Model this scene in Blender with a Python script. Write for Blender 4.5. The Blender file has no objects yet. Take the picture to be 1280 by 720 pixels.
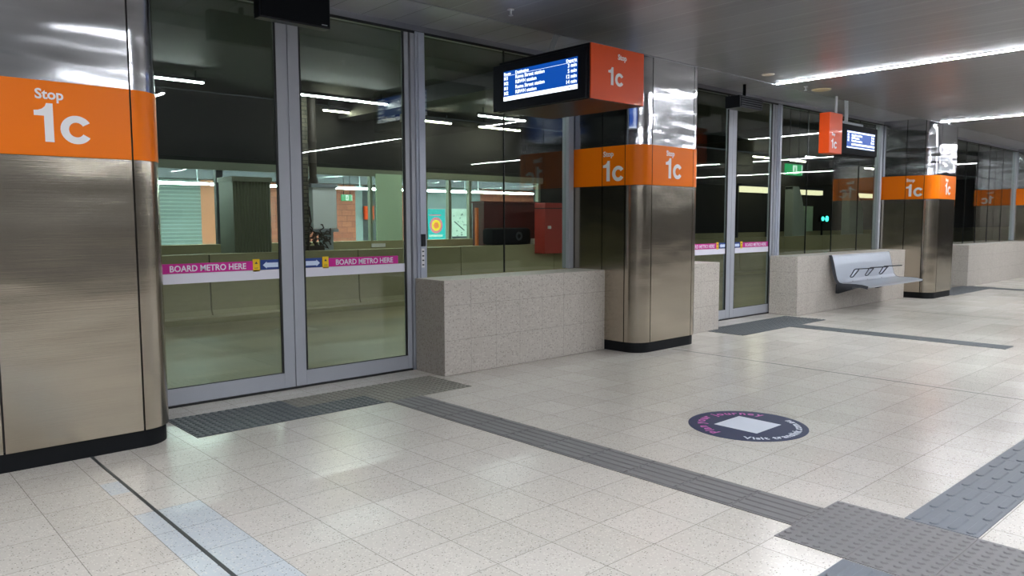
import bpy, bmesh, math, random
from mathutils import Vector, Matrix
random.seed(7)
S = bpy.context.scene
COL = S.collection
PI = math.pi

# ------------------------------------------------------------------ camera
F_PX = 958.49
YAW, PITCH, ROLL = 0.738902, 0.086532, -0.002974
CAM_Z = 1.335
cd = bpy.data.cameras.new('camera'); cam = bpy.data.objects.new('camera', cd); COL.objects.link(cam)
cd.sensor_width = 36.0; cd.lens = F_PX / 1280 * 36.0; cd.clip_start = 0.05; cd.clip_end = 200
_f = Vector((math.sin(YAW) * math.cos(PITCH), math.cos(YAW) * math.cos(PITCH), -math.sin(PITCH)))
_r = Vector((math.cos(YAW), -math.sin(YAW), 0)); _u = _r.cross(_f)
_R = _r * math.cos(ROLL) + _u * math.sin(ROLL); _U = -_r * math.sin(ROLL) + _u * math.cos(ROLL)
cam.matrix_world = Matrix(((_R.x, _U.x, -_f.x, 0), (_R.y, _U.y, -_f.y, 0), (_R.z, _U.z, -_f.z, CAM_Z), (0, 0, 0, 1)))
S.camera = cam

# ------------------------------------------------------------------ world, exposure
w = bpy.data.worlds.new('world'); S.world = w; w.use_nodes = True
w.node_tree.nodes['Background'].inputs[0].default_value = (0.75, 0.85, 1.0, 1)
w.node_tree.nodes['Background'].inputs[1].default_value = 0.05
S.view_settings.view_transform = 'Standard'; S.view_settings.look = 'None'
S.view_settings.exposure = 0.0; S.view_settings.gamma = 1.0; S.view_settings.use_curve_mapping = False
PLATFORM_LIGHT = 188.0      # emission of the platform strip lights
ROAD_LIGHT = 86.0
FAR_LIGHT = 95.0
SCREEN = 1.0

# ------------------------------------------------------------------ materials
def srgb(r, g, b):
    def c(v):
        v /= 255.0
        return v / 12.92 if v <= 0.04045 else ((v + 0.055) / 1.055) ** 2.4
    return (c(r), c(g), c(b), 1)

class NT:
    def __init__(s, name):
        s.m = bpy.data.materials.new(name); s.m.use_nodes = True
        s.t = s.m.node_tree; s.n = s.t.nodes; s.b = s.n['Principled BSDF']
    def node(s, ty, **k):
        n = s.n.new(ty)
        for a, v in k.items(): setattr(n, a, v)
        return n
    def link(s, a, b): s.t.links.new(a, b)
    def math(s, op, a, b=None, c=None):
        n = s.n.new('ShaderNodeMath'); n.operation = op
        for i, v in enumerate((a, b, c)):
            if v is None: continue
            if isinstance(v, (int, float)): n.inputs[i].default_value = v
            else: s.link(v, n.inputs[i])
        return n.outputs[0]
    def mix(s, f, a, b):
        n = s.n.new('ShaderNodeMix'); n.data_type = 'RGBA'
        for sock, v in ((n.inputs[0], f), (n.inputs[6], a), (n.inputs[7], b)):
            if isinstance(v, (int, float)): sock.default_value = v
            elif isinstance(v, tuple): sock.default_value = v
            else: s.link(v, sock)
        return n.outputs[2]
    def pos(s):
        g = s.node('ShaderNodeNewGeometry'); x = s.node('ShaderNodeSeparateXYZ')
        s.link(g.outputs['Position'], x.inputs[0]); return g.outputs['Position'], x.outputs
    def noise(s, vec, scale, detail=3, rough=0.5):
        n = s.node('ShaderNodeTexNoise'); s.link(vec, n.inputs['Vector'])
        n.inputs['Scale'].default_value = scale; n.inputs['Detail'].default_value = detail; n.inputs['Roughness'].default_value = rough
        return n.outputs['Fac']
    def ramp(s, fac, stops):
        n = s.node('ShaderNodeValToRGB'); s.link(fac, n.inputs[0])
        e = n.color_ramp.elements
        while len(e) < len(stops): e.new(0.5)
        for el, (p, c) in zip(e, stops): el.position = p; el.color = c if isinstance(c, tuple) else (c, c, c, 1)
        return n.outputs[0]
    def bump(s, h, strength, dist):
        n = s.node('ShaderNodeBump'); s.link(h, n.inputs['Height'])
        n.inputs['Strength'].default_value = strength; n.inputs['Distance'].default_value = dist
        return n.outputs[0]

def plain(name, col, rough=0.5, metal=0.0, var=0.06, vs=9.0, spec=0.5, coat=0.0, emit=0.0):
    k = NT(name); p, _ = k.pos()
    f = k.noise(p, vs, 4)
    lo = tuple(max(0, c * (1 - var)) for c in col[:3]) + (1,); hi = tuple(min(1, c * (1 + var)) for c in col[:3]) + (1,)
    k.link(k.mix(f, lo, hi), k.b.inputs['Base Color'])
    k.b.inputs['Roughness'].default_value = rough; k.b.inputs['Metallic'].default_value = metal
    k.b.inputs['Specular IOR Level'].default_value = spec; k.b.inputs['Coat Weight'].default_value = coat
    k.b.inputs['Coat Roughness'].default_value = 0.05
    if emit:
        k.b.inputs['Emission Color'].default_value = col; k.b.inputs['Emission Strength'].default_value = emit
    return k.m

def emitter(name, col, strength):
    k = NT(name); k.b.inputs['Base Color'].default_value = (0.02, 0.02, 0.02, 1)
    k.b.inputs['Emission Color'].default_value = col; k.b.inputs['Emission Strength'].default_value = strength
    return k.m

GX, GY, TILE = 1.308, 3.081, 0.300
def terrazzo_floor():
    k = NT('terrazzo_floor_tiles'); p, (x, y, z) = k.pos()
    u = k.math('DIVIDE', k.math('SUBTRACT', x, GX), TILE); v = k.math('DIVIDE', k.math('SUBTRACT', y, GY), TILE)
    fu = k.math('FRACT', u); fv = k.math('FRACT', v)
    du = k.math('MINIMUM', fu, k.math('SUBTRACT', 1.0, fu)); dv = k.math('MINIMUM', fv, k.math('SUBTRACT', 1.0, fv))
    d = k.math('MINIMUM', du, dv)
    line = k.math('LESS_THAN', d, 0.0056)
    cmb = k.node('ShaderNodeCombineXYZ'); k.link(k.math('FLOOR', u), cmb.inputs[0]); k.link(k.math('FLOOR', v), cmb.inputs[1])
    wn = k.node('ShaderNodeTexWhiteNoise'); wn.noise_dimensions = '2D'; k.link(cmb.outputs[0], wn.inputs['Vector'])
    big = k.noise(p, 0.9, 3)
    base = k.mix(big, srgb(186, 178, 171), srgb(204, 198, 192))
    tilev = k.mix(wn.outputs['Value'], srgb(190, 184, 176), srgb(202, 196, 190))
    base = k.mix(0.5, base, tilev)
    # newer, bluer tiles laid along the expansion joint
    bx = k.math('MULTIPLY', k.math('GREATER_THAN', x, GX - TILE), k.math('LESS_THAN', x, GX))
    m1 = k.math('MULTIPLY', bx, k.math('LESS_THAN', y, 3.681))
    m2 = k.math('MULTIPLY', k.math('MULTIPLY', k.math('GREATER_THAN', x, GX - TILE), k.math('LESS_THAN', x, 1.10)),
                k.math('MULTIPLY', k.math('GREATER_THAN', y, 4.03), k.math('LESS_THAN', y, 4.24)))
    base = k.mix(k.math('MAXIMUM', m1, m2), base, srgb(188, 193, 199))
    # speckles
    vo = k.node('ShaderNodeTexVoronoi'); vo.inputs['Scale'].default_value = 105; vo.inputs['Randomness'].default_value = 1.0
    k.link(p, vo.inputs['Vector'])
    sel = k.node('ShaderNodeSeparateColor'); k.link(vo.outputs['Color'], sel.inputs[0])
    dark = k.math('MULTIPLY', k.math('LESS_THAN', vo.outputs['Distance'], 0.33), k.math('LESS_THAN', sel.outputs[0], 0.22))
    pale = k.math('MULTIPLY', k.math('LESS_THAN', vo.outputs['Distance'], 0.42), k.math('GREATER_THAN', sel.outputs[0], 0.72))
    base = k.mix(k.math('MULTIPLY', pale, 0.5), base, srgb(222, 217, 208))
    base = k.mix(k.math('MULTIPLY', dark, 0.62), base, srgb(96, 90, 86))
    base = k.mix(k.math('MULTIPLY', line, 0.62), base, srgb(100, 94, 88))
    k.link(base, k.b.inputs['Base Color'])
    r = k.math('ADD', 0.185, k.math('MULTIPLY', wn.outputs['Value'], 0.06))
    k.link(r, k.b.inputs['Roughness'])
    k.b.inputs['Specular IOR Level'].default_value = 0.5
    # each tile is laid a hair out of level
    sub = k.node('ShaderNodeVectorMath', operation='SUBTRACT'); k.link(wn.outputs['Color'], sub.inputs[0]); sub.inputs[1].default_value = (0.5, 0.5, 0.5)
    sc = k.node('ShaderNodeVectorMath', operation='MULTIPLY'); k.link(sub.outputs[0], sc.inputs[0]); sc.inputs[1].default_value = (0.014, 0.014, 0)
    g = k.node('ShaderNodeNewGeometry'); ad = k.node('ShaderNodeVectorMath', operation='ADD'); k.link(g.outputs['Normal'], ad.inputs[0]); k.link(sc.outputs[0], ad.inputs[1])
    nm = k.node('ShaderNodeVectorMath', operation='NORMALIZE'); k.link(ad.outputs[0], nm.inputs[0])
    k.link(nm.outputs[0], k.b.inputs['Normal'])
    return k.m

def terrazzo_wall():
    k = NT('terrazzo_low_wall'); p, (x, y, z) = k.pos()
    fu = k.math('FRACT', k.math('DIVIDE', k.math('SUBTRACT', x, 4.56), 0.295))
    fz = k.math('FRACT', k.math('DIVIDE', k.math('SUBTRACT', z, 0.002), 0.304))
    du = k.math('MINIMUM', fu, k.math('SUBTRACT', 1.0, fu)); dz = k.math('MINIMUM', fz, k.math('SUBTRACT', 1.0, fz))
    line = k.math('LESS_THAN', k.math('MINIMUM', du, dz), 0.008)
    base = k.mix(k.noise(p, 3.0, 4), srgb(176, 168, 160), srgb(190, 183, 176))
    vo = k.node('ShaderNodeTexVoronoi'); vo.inputs['Scale'].default_value = 62; k.link(p, vo.inputs['Vector'])
    sel = k.node('ShaderNodeSeparateColor'); k.link(vo.outputs['Color'], sel.inputs[0])
    dark = k.math('MULTIPLY', k.math('LESS_THAN', vo.outputs['Distance'], 0.4), k.math('LESS_THAN', sel.outputs[0], 0.28))
    pale = k.math('MULTIPLY', k.math('LESS_THAN', vo.outputs['Distance'], 0.45), k.math('GREATER_THAN', sel.outputs[0], 0.68))
    base = k.mix(k.math('MULTIPLY', pale, 0.5), base, srgb(208, 202, 194))
    base = k.mix(k.math('MULTIPLY', dark, 0.5), base, srgb(120, 110, 104))
    base = k.mix(k.math('MULTIPLY', line, 0.4), base, srgb(105, 96, 88))
    k.link(base, k.b.inputs['Base Color']); k.b.inputs['Roughness'].default_value = 0.42
    return k.m

def concrete(name, a, b, rough=0.7, patch=0.6):
    k = NT(name); p, _ = k.pos()
    m = k.node('ShaderNodeMapping'); m.inputs['Scale'].default_value = (0.5, 1.4, 1.0); k.link(p, m.inputs[0])
    n1 = k.ramp(k.noise(m.outputs[0], patch, 4), [(0.35, 0.0), (0.65, 1.0)])
    n2 = k.noise(p, 16, 6, 0.65)
    f = k.math('ADD', k.math('MULTIPLY', n1, 0.6), k.math('MULTIPLY', n2, 0.4))
    k.link(k.mix(f, a, b), k.b.inputs['Base Color']); k.b.inputs['Roughness'].default_value = rough
    k.link(k.bump(n2, 0.2, 0.004), k.b.inputs['Normal'])
    return k.m

def steel(name, col, rough, wave, wz=3.0, brushed=0.0, metal=1.0):
    k = NT(name); p, _ = k.pos()
    m = k.node('ShaderNodeMapping'); m.inputs['Scale'].default_value = (0.8, 0.8, wz); k.link(p, m.inputs[0])
    n = k.noise(m.outputs[0], 1.0, 2, 0.45)
    m2 = k.node('ShaderNodeMapping'); m2.inputs['Scale'].default_value = (2.0, 2.0, 220.0); k.link(p, m2.inputs[0])
    br = k.noise(m2.outputs[0], 1.0, 3, 0.6)
    lo = tuple(c * 0.90 for c in col[:3]) + (1,)
    k.link(k.mix(br, lo, col), k.b.inputs['Base Color'])
    k.b.inputs['Metallic'].default_value = metal
    big = k.noise(p, 2.2, 3)
    k.link(k.math('ADD', rough, k.math('MULTIPLY', big, 0.05)), k.b.inputs['Roughness'])
    h = k.math('ADD', n, k.math('MULTIPLY', br, brushed))
    k.link(k.bump(h, 1.0, wave), k.b.inputs['Normal'])
    return k.m

def ceiling_mat(name, axis, step, off, a, b, gap_dark):
    k = NT(name); p, (x, y, z) = k.pos()
    s_ = x if axis == 0 else y
    u = k.math('DIVIDE', k.math('SUBTRACT', s_, off), step)
    fu = k.math('FRACT', u); du = k.math('MINIMUM', fu, k.math('SUBTRACT', 1.0, fu))
    line = k.math('LESS_THAN', du, 0.012)
    wn = k.node('ShaderNodeTexWhiteNoise'); wn.noise_dimensions = '1D'; k.link(k.math('FLOOR', u), wn.inputs['W'])
    base = k.mix(wn.outputs['Value'], a, b)
    base = k.mix(k.math('MULTIPLY', line, 0.8), base, gap_dark)
    k.link(base, k.b.inputs['Base Color'])
    k.b.inputs['Metallic'].default_value = 0.35
    k.link(k.math('ADD', 0.285, k.math('MULTIPLY', wn.outputs['Value'], 0.06)), k.b.inputs['Roughness'])
    m2 = k.node('ShaderNodeMapping'); m2.inputs['Scale'].default_value = (9.0, 0.35, 1.0); k.link(p, m2.inputs[0])
    k.link(k.bump(k.noise(m2.outputs[0], 1.0, 2), 0.5, 0.006), k.b.inputs['Normal'])
    return k.m

def glass_mat(name, tint, refl=1.0):
    k = NT(name); k.n.remove(k.b)
    out = k.n['Material Output']
    g = k.node('ShaderNodeNewGeometry')
    dt = k.node('ShaderNodeVectorMath', operation='DOT_PRODUCT'); k.link(g.outputs['Normal'], dt.inputs[0]); k.link(g.outputs['Incoming'], dt.inputs[1])
    c = k.math('ABSOLUTE', dt.outputs['Value'])
    F = k.math('ADD', 0.042 * refl, k.math('MULTIPLY', k.math('POWER', k.math('SUBTRACT', 1.0, c), 5.0), 0.958))
    tr = k.node('ShaderNodeBsdfTransparent'); tr.inputs[0].default_value = tint
    gl = k.node('ShaderNodeBsdfGlossy'); gl.inputs['Roughness'].default_value = 0.0; gl.inputs['Color'].default_value = (1, 1, 1, 1)
    mx = k.node('ShaderNodeMixShader'); k.link(F, mx.inputs[0]); k.link(tr.outputs[0], mx.inputs[1]); k.link(gl.outputs[0], mx.inputs[2])
    k.link(mx.outputs[0], out.inputs[0])
    return k.m

def brick_mat(name, a, b, mortar, bw=0.24, bh=0.08, rough=0.6):
    k = NT(name); tc = k.node('ShaderNodeNewGeometry'); sx = k.node('ShaderNodeSeparateXYZ'); k.link(tc.outputs['Position'], sx.inputs[0])
    cb = k.node('ShaderNodeCombineXYZ'); k.link(k.math('ADD', sx.outputs[0], sx.outputs[1]), cb.inputs[0]); k.link(sx.outputs[2], cb.inputs[1])
    br = k.node('ShaderNodeTexBrick'); k.link(cb.outputs[0], br.inputs['Vector'])
    br.inputs['Scale'].default_value = 1.0; br.inputs['Brick Width'].default_value = bw; br.inputs['Row Height'].default_value = bh
    br.inputs['Mortar Size'].default_value = 0.006
    br.inputs['Color1'].default_value = a; br.inputs['Color2'].default_value = b; br.inputs['Mortar'].default_value = mortar
    k.link(br.outputs[0], k.b.inputs['Base Color']); k.b.inputs['Roughness'].default_value = rough
    return k.m

def stripes_mat(name, a, b, step, axis=2, duty=0.25, rough=0.5):
    k = NT(name); p, xyz = k.pos()
    f = k.math('FRACT', k.math('DIVIDE', xyz[axis], step))
    k.link(k.mix(k.math('LESS_THAN', f, duty), a, b), k.b.inputs['Base Color']); k.b.inputs['Roughness'].default_value = rough
    return k.m

M = {}
M['floor'] = terrazzo_floor()
M['lowwall'] = terrazzo_wall()
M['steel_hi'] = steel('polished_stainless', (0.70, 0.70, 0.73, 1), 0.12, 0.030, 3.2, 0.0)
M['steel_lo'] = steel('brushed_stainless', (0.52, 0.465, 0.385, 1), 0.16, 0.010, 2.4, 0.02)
M['dark'] = plain('dark_gap', (0.012, 0.010, 0.009, 1), 0.6)
M['skirt'] = plain('black_skirting', srgb(14, 16, 20), 0.6, spec=0.2)
M['orange'] = plain('orange_vinyl', srgb(228, 112, 0), 0.30, var=0.03, vs=2, coat=0.0, spec=0.22)
M['orange_sign'] = plain('orange_sign_panel', srgb(212, 74, 22), 0.4, var=0.03, coat=0.08, spec=0.25)
M['letter'] = plain('silver_white_lettering', srgb(226, 224, 226), 0.45, var=0.02)
M['ceil'] = ceiling_mat('ceiling_panels', 0, 0.36, 0.10, srgb(116, 117, 121), srgb(132, 132, 136), srgb(164, 164, 168))
M['soffit'] = ceiling_mat('soffit_panels', 0, 0.297, 0.21, srgb(150, 152, 160), srgb(168, 170, 178), srgb(30, 30, 34))
M['trimmetal'] = plain('grey_aluminium_trim', srgb(150, 152, 160), 0.35, 0.6)
M['frame'] = plain('powder_coated_grey_frame', srgb(164, 167, 176), 0.38, 0.1, var=0.03)
M['post'] = plain('pale_grey_post', srgb(178, 183, 198), 0.35, 0.15, var=0.03)
M['gasket'] = plain('black_rubber', (0.010, 0.011, 0.012, 1), 0.5)
M['glass'] = glass_mat('tinted_glass', (0.83, 0.875, 0.83, 1), 1.4)
M['farglass'] = glass_mat('clear_glass', (0.86, 0.93, 0.89, 1), 0.6)
M['glassedge'] = plain('dark_glass_joint', (0.008, 0.010, 0.010, 1), 0.3)
M['tactile'] = plain('grey_tactile_tile', srgb(112, 110, 112), 0.55, var=0.10, vs=24)
M['tactile_blue'] = plain('blue_grey_tactile', srgb(98, 103, 113), 0.5, var=0.08, vs=24)
M['tactile_dark'] = plain('dark_grey_tactile', srgb(80, 84, 88), 0.5, var=0.10, vs=20)
M['tactile_mid'] = plain('worn_grey_tactile', srgb(122, 119, 112), 0.55, var=0.14, vs=14)
M['groove'] = plain('dark_joint_filler', srgb(58, 60, 62), 0.5)
M['lamp'] = emitter('platform_strip_light', (0.92, 0.96, 1.0, 1), PLATFORM_LIGHT)
M['roadlamp'] = emitter('road_strip_light', (0.90, 0.96, 1.0, 1), ROAD_LIGHT)
M['roadlamp_y'] = emitter('warm_road_strip_light', (1.0, 0.95, 0.72, 1), ROAD_LIGHT)
M['farlamp'] = emitter('far_strip_light', (0.88, 0.96, 1.0, 1), FAR_LIGHT)
M['black'] = plain('black_housing', (0.006, 0.007, 0.011, 1), 0.32, spec=0.35)
M['blacksat'] = plain('black_satin', (0.007, 0.008, 0.010, 1), 0.65, spec=0.06)
M['screen_blue'] = emitter('blue_screen', srgb(0, 72, 166), SCREEN * 1.15)
M['screen_white'] = emitter('white_screen_pixels', (0.86, 0.95, 1.0, 1), SCREEN * 2.0)
M['screen_ink'] = emitter('grey_screen_ink', srgb(120, 140, 160), SCREEN)
M['conduit'] = plain('pale_conduit', srgb(196, 200, 206), 0.4)
M['bench'] = plain('pale_grey_bench_metal', srgb(176, 182, 194), 0.30, 0.55, var=0.02)
M['bench_edge'] = plain('dark_grey_bench_edge', srgb(70, 73, 80), 0.4, 0.4)
M['arm'] = plain('dark_grey_armrest', srgb(72, 74, 80), 0.35, 0.6)
M['magenta'] = plain('magenta_decal', srgb(196, 6, 140), 0.45, var=0.02)
M['white'] = plain('white_decal', srgb(222, 220, 232), 0.5, var=0.01)
M['yellow'] = plain('yellow_decal', srgb(240, 196, 20), 0.45, var=0.02)
M['navy'] = plain('navy_decal', srgb(24, 58, 130), 0.45, var=0.02)
M['lightblue'] = plain('light_blue_arrow', srgb(206, 220, 246), 0.45, var=0.01)
M['discnavy'] = plain('navy_floor_sticker', srgb(26, 38, 76), 0.5, var=0.04, spec=0.25)
M['discpink'] = plain('pink_floor_lettering', srgb(196, 84, 170), 0.45, var=0.02)
M['discwhite'] = plain('white_floor_lettering', srgb(206, 210, 224), 0.45, var=0.02)
M['road'] = concrete('road_concrete', srgb(118, 110, 80), srgb(156, 146, 110), 0.5, 0.7)
M['barrier'] = concrete('barrier_concrete', srgb(138, 132, 98), srgb(172, 164, 130), 0.75, 0.9)
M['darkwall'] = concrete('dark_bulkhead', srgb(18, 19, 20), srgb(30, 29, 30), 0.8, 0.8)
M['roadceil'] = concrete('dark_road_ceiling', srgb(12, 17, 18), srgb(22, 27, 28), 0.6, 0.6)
M['backwall'] = plain('grey_back_wall', srgb(34, 31, 31), 0.6)
M['farfloor'] = plain('far_platform_floor', srgb(176, 176, 164), 0.35)
M['farceil'] = plain('far_platform_ceiling', srgb(226, 232, 236), 0.35)
M['farframe'] = plain('far_frame', srgb(118, 124, 108), 0.5)
M['brick'] = brick_mat('orange_glazed_brick', srgb(150, 84, 66), srgb(166, 98, 76), srgb(112, 66, 54), 0.30, 0.15)
M['orangewall'] = plain('orange_far_wall', srgb(190, 122, 92), 0.5)
M['beige'] = plain('beige_far_wall', srgb(198, 160, 130), 0.5)
M['shutter'] = stripes_mat('teal_grey_shutter', srgb(112, 126, 126), srgb(140, 158, 158), 0.085)
M['greenpanel'] = plain('pale_green_panel', srgb(188, 216, 186), 0.45, emit=0.0)
M['farwall'] = plain('grey_far_wall', srgb(128, 142, 146), 0.6)
M['fardark'] = plain('dark_far_recess', srgb(56, 58, 64), 0.6)
M['cyan'] = plain('cyan_poster_print', srgb(30, 176, 182), 0.4, var=0.03)
M['posterorange'] = plain('orange_poster_print', srgb(236, 124, 60), 0.4)
M['posterpink'] = plain('pink_poster_print', srgb(214, 120, 140), 0.4)
M['posterwhite'] = plain('white_poster_print', srgb(196, 214, 206), 0.4)
M['ink'] = plain('dark_print', srgb(52, 60, 66), 0.5)
M['bluenotice'] = plain('blue_notice', srgb(44, 84, 140), 0.5)
M['red'] = plain('red_cabinet_paint', srgb(170, 44, 36), 0.5, var=0.08)
M['darkred'] = plain('dark_red_cabinet_paint', srgb(82, 30, 26), 0.5)
M['exitgreen'] = emitter('green_exit_light', srgb(10, 150, 84), 1.5)
M['exitwhite'] = emitter('white_exit_light', (0.8, 1.0, 0.92, 1), 1.3)
M['fluted'] = plain('grey_green_column_cladding', srgb(104, 108, 88), 0.5)
M['stone'] = brick_mat('rough_stone_pier', srgb(104, 98, 82), srgb(78, 74, 64), srgb(28, 26, 24), 0.20, 0.07, 0.85)
M['darkpipe'] = plain('rusty_dark_pipe', srgb(58, 50, 42), 0.6)
M['whitepanel'] = plain('white_enclosure', srgb(238, 244, 246), 0.5)
M['palegrey'] = plain('pale_grey_metal', srgb(150, 158, 166), 0.45)
M['cabledark'] = plain('dark_cable', srgb(52, 40, 30), 0.6)
M['fin'] = plain('pale_shelter_fin', srgb(190, 200, 186), 0.4, 0.2)
M['yellowlamp'] = emitter('warm_shelter_light', (1.0, 0.93, 0.62, 1), 1.5)
M['teal'] = emitter('teal_signal_light', (0.05, 0.95, 0.75, 1), 5.0)
M['offwhite'] = plain('off_white_plastic', srgb(226, 218, 196), 0.4)
M['cream'] = plain('cream_speaker_cover', srgb(206, 190, 150), 0.5)

# ------------------------------------------------------------------ mesh helpers
class MB:
    def __init__(s): s.v = []; s.f = []; s.smooth = False
    def add(s, vs, fs):
        o = len(s.v); s.v += [tuple(v) for v in vs]; s.f += [tuple(i + o for i in f) for f in fs]; return s
    def box(s, x0, x1, y0, y1, z0, z1, bev=0.0):
        if x0 > x1: x0, x1 = x1, x0
        if y0 > y1: y0, y1 = y1, y0
        if z0 > z1: z0, z1 = z1, z0
        if bev <= 0:
            v = [(x, y, z) for z in (z0, z1) for y in (y0, y1) for x in (x0, x1)]
            return s.add(v, [(0, 2, 3, 1), (4, 5, 7, 6), (0, 1, 5, 4), (2, 6, 7, 3), (0, 4, 6, 2), (1, 3, 7, 5)])
        bm = bmesh.new(); bmesh.ops.create_cube(bm, size=1)
        for v in bm.verts:
            v.co = Vector(((x0 + x1) / 2 + v.co.x * (x1 - x0), (y0 + y1) / 2 + v.co.y * (y1 - y0), (z0 + z1) / 2 + v.co.z * (z1 - z0)))
        bmesh.ops.bevel(bm, geom=bm.edges[:], offset=bev, segments=2, affect='EDGES', profile=0.5)
        return s.bm(bm)
    def bm(s, bm):
        bm.verts.index_update()
        s.add([v.co[:] for v in bm.verts], [[v.index for v in f.verts] for f in bm.faces]); bm.free(); return s
    def prism(s, pts, axis, a, b):
        """pts: 2-D outline; extruded along axis from a to b"""
        def P(u, v, t):
            return (t, u, v) if axis == 0 else ((u, t, v) if axis == 1 else (u, v, t))
        n = len(pts); vs = [P(u, v, a) for u, v in pts] + [P(u, v, b) for u, v in pts]
        fs = [tuple(range(n)), tuple(range(2 * n - 1, n - 1, -1))] + [(i, i + n, (i + 1) % n + n, (i + 1) % n) for i in range(n)]
        return s.add(vs, fs)
    def cyl(s, p0, p1, r, n=16, r1=None):
        p0 = Vector(p0); p1 = Vector(p1); d = (p1 - p0).normalized()
        a = d.orthogonal().normalized(); b = d.cross(a); r1 = r if r1 is None else r1
        vs = []
        for P, R in ((p0, r), (p1, r1)):
            for i in range(n):
                t = 2 * PI * i / n; vs.append(P + a * (R * math.cos(t)) + b * (R * math.sin(t)))
        fs = [tuple(range(n - 1, -1, -1)), tuple(range(n, 2 * n))] + [(i, (i + 1) % n, (i + 1) % n + n, i + n) for i in range(n)]
        return s.add(vs, fs)
    def tube(s, pts, r, n=8):
        pts = [Vector(p) for p in pts]; vs = []; fs = []
        a = None
        for i, p in enumerate(pts):
            d = (pts[min(i + 1, len(pts) - 1)] - pts[max(i - 1, 0)]).normalized()
            if a is None: a = d.orthogonal().normalized()
            a = (a - d * a.dot(d)).normalized(); b = d.cross(a)
            for k in range(n):
                t = 2 * PI * k / n; vs.append(p + a * (r * math.cos(t)) + b * (r * math.sin(t)))
        for i in range(len(pts) - 1):
            for k in range(n):
                fs.append((i * n + k, i * n + (k + 1) % n, (i + 1) * n + (k + 1) % n, (i + 1) * n + k))
        fs.append(tuple(range(n - 1, -1, -1))); m = (len(pts) - 1) * n; fs.append(tuple(range(m, m + n)))
        return s.add(vs, fs)
    def ring(s, c, r0, r1, axis, a, b, n=40, t0=0, t1=2 * PI):
        full = abs(t1 - t0 - 2 * PI) < 1e-6
        k = n if full else n + 1
        def P(t, r, h):
            u, v = c[0] + r * math.cos(t), c[1] + r * math.sin(t)
            return (h, u, v) if axis == 0 else ((u, h, v) if axis == 1 else (u, v, h))
        vs = []
        for i in range(k):
            t = t0 + (t1 - t0) * i / n
            vs += [P(t, r0, a), P(t, r1, a), P(t, r1, b), P(t, r0, b)]
        fs = []
        for i in range(n):
            j = (i + 1) % k
            for q in range(4): fs.append((4 * i + q, 4 * i + (q + 1) % 4, 4 * j + (q + 1) % 4, 4 * j + q))
        if not full: fs += [(0, 1, 2, 3), (4 * (k - 1) + 3, 4 * (k - 1) + 2, 4 * (k - 1) + 1, 4 * (k - 1))]
        return s.add(vs, fs)
    def build(s, name, mat, parent=None, smooth=False, origin=None):
        off = Vector((0, 0, 0)); q = parent
        while q is not None: off += q.location; q = q.parent
        if parent is None and s.v:
            if origin is None:
                xs = [v[0] for v in s.v]; ys = [v[1] for v in s.v]; zs = [v[2] for v in s.v]
                origin = ((min(xs) + max(xs)) / 2, (min(ys) + max(ys)) / 2, min(zs))
            off = Vector(origin)
        me = bpy.data.meshes.new(name)
        me.from_pydata([(v[0] - off.x, v[1] - off.y, v[2] - off.z) for v in s.v], [], s.f); me.update()
        bm = bmesh.new(); bm.from_mesh(me); bmesh.ops.recalc_face_normals(bm, faces=bm.faces); bm.to_mesh(me); bm.free()
        if smooth:
            for p in me.polygons: p.use_smooth = True
            try: me.set_sharp_from_angle(angle=math.radians(35))
            except Exception: pass
        me.materials.append(M[mat] if isinstance(mat, str) else mat)
        o = bpy.data.objects.new(name, me); COL.objects.link(o); o.parent = parent
        if parent is None: o.location = off
        return o

def tag(o, label=None, cat=None, group=None, kind=None):
    if label: o['label'] = label
    if cat: o['category'] = cat
    if group: o['group'] = group
    if kind: o['kind'] = kind
    return o
def empty(name, loc, label, cat, group=None):
    o = bpy.data.objects.new(name, None); COL.objects.link(o); o.location = loc; o.empty_display_size = 0.1
    return tag(o, label, cat, group)
def children(o): return [c for c in bpy.data.objects if c.parent == o]
def copy_tree(o, parent=None):
    c = o.copy(); COL.objects.link(c); c.parent = parent
    for ch in children(o): copy_tree(ch, c)
    return c
def struct(o): o['kind'] = 'structure'; return o

def text_mesh(txt, size, bold=0.0, depth=0.0008, align='LEFT', res=3):
    """returns verts, faces of an outlined word in its own x-y plane"""
    cu = bpy.data.curves.new('t', 'FONT'); cu.body = txt; cu.size = size; cu.offset = bold; cu.extrude = depth
    cu.align_x = align; cu.resolution_u = res
    o = bpy.data.objects.new('t', cu); COL.objects.link(o)
    dg = bpy.context.evaluated_depsgraph_get(); me = bpy.data.meshes.new_from_object(o.evaluated_get(dg))
    vs = [v.co.copy() for v in me.vertices]; fs = [tuple(p.vertices) for p in me.polygons]
    bpy.data.objects.remove(o); bpy.data.curves.remove(cu); bpy.data.meshes.remove(me)
    return vs, fs
def put_text(mb, txt, size, O, U, V, bold=0.0, depth=0.0008, align='LEFT', sx=1.0, res=3):
    vs, fs = text_mesh(txt, size, bold, depth, align, res)
    O, U, V = Vector(O), Vector(U), Vector(V); N = U.cross(V)
    mb.add([O + U * (v.x * sx) + V * v.y + N * v.z for v in vs], fs); return mb

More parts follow.
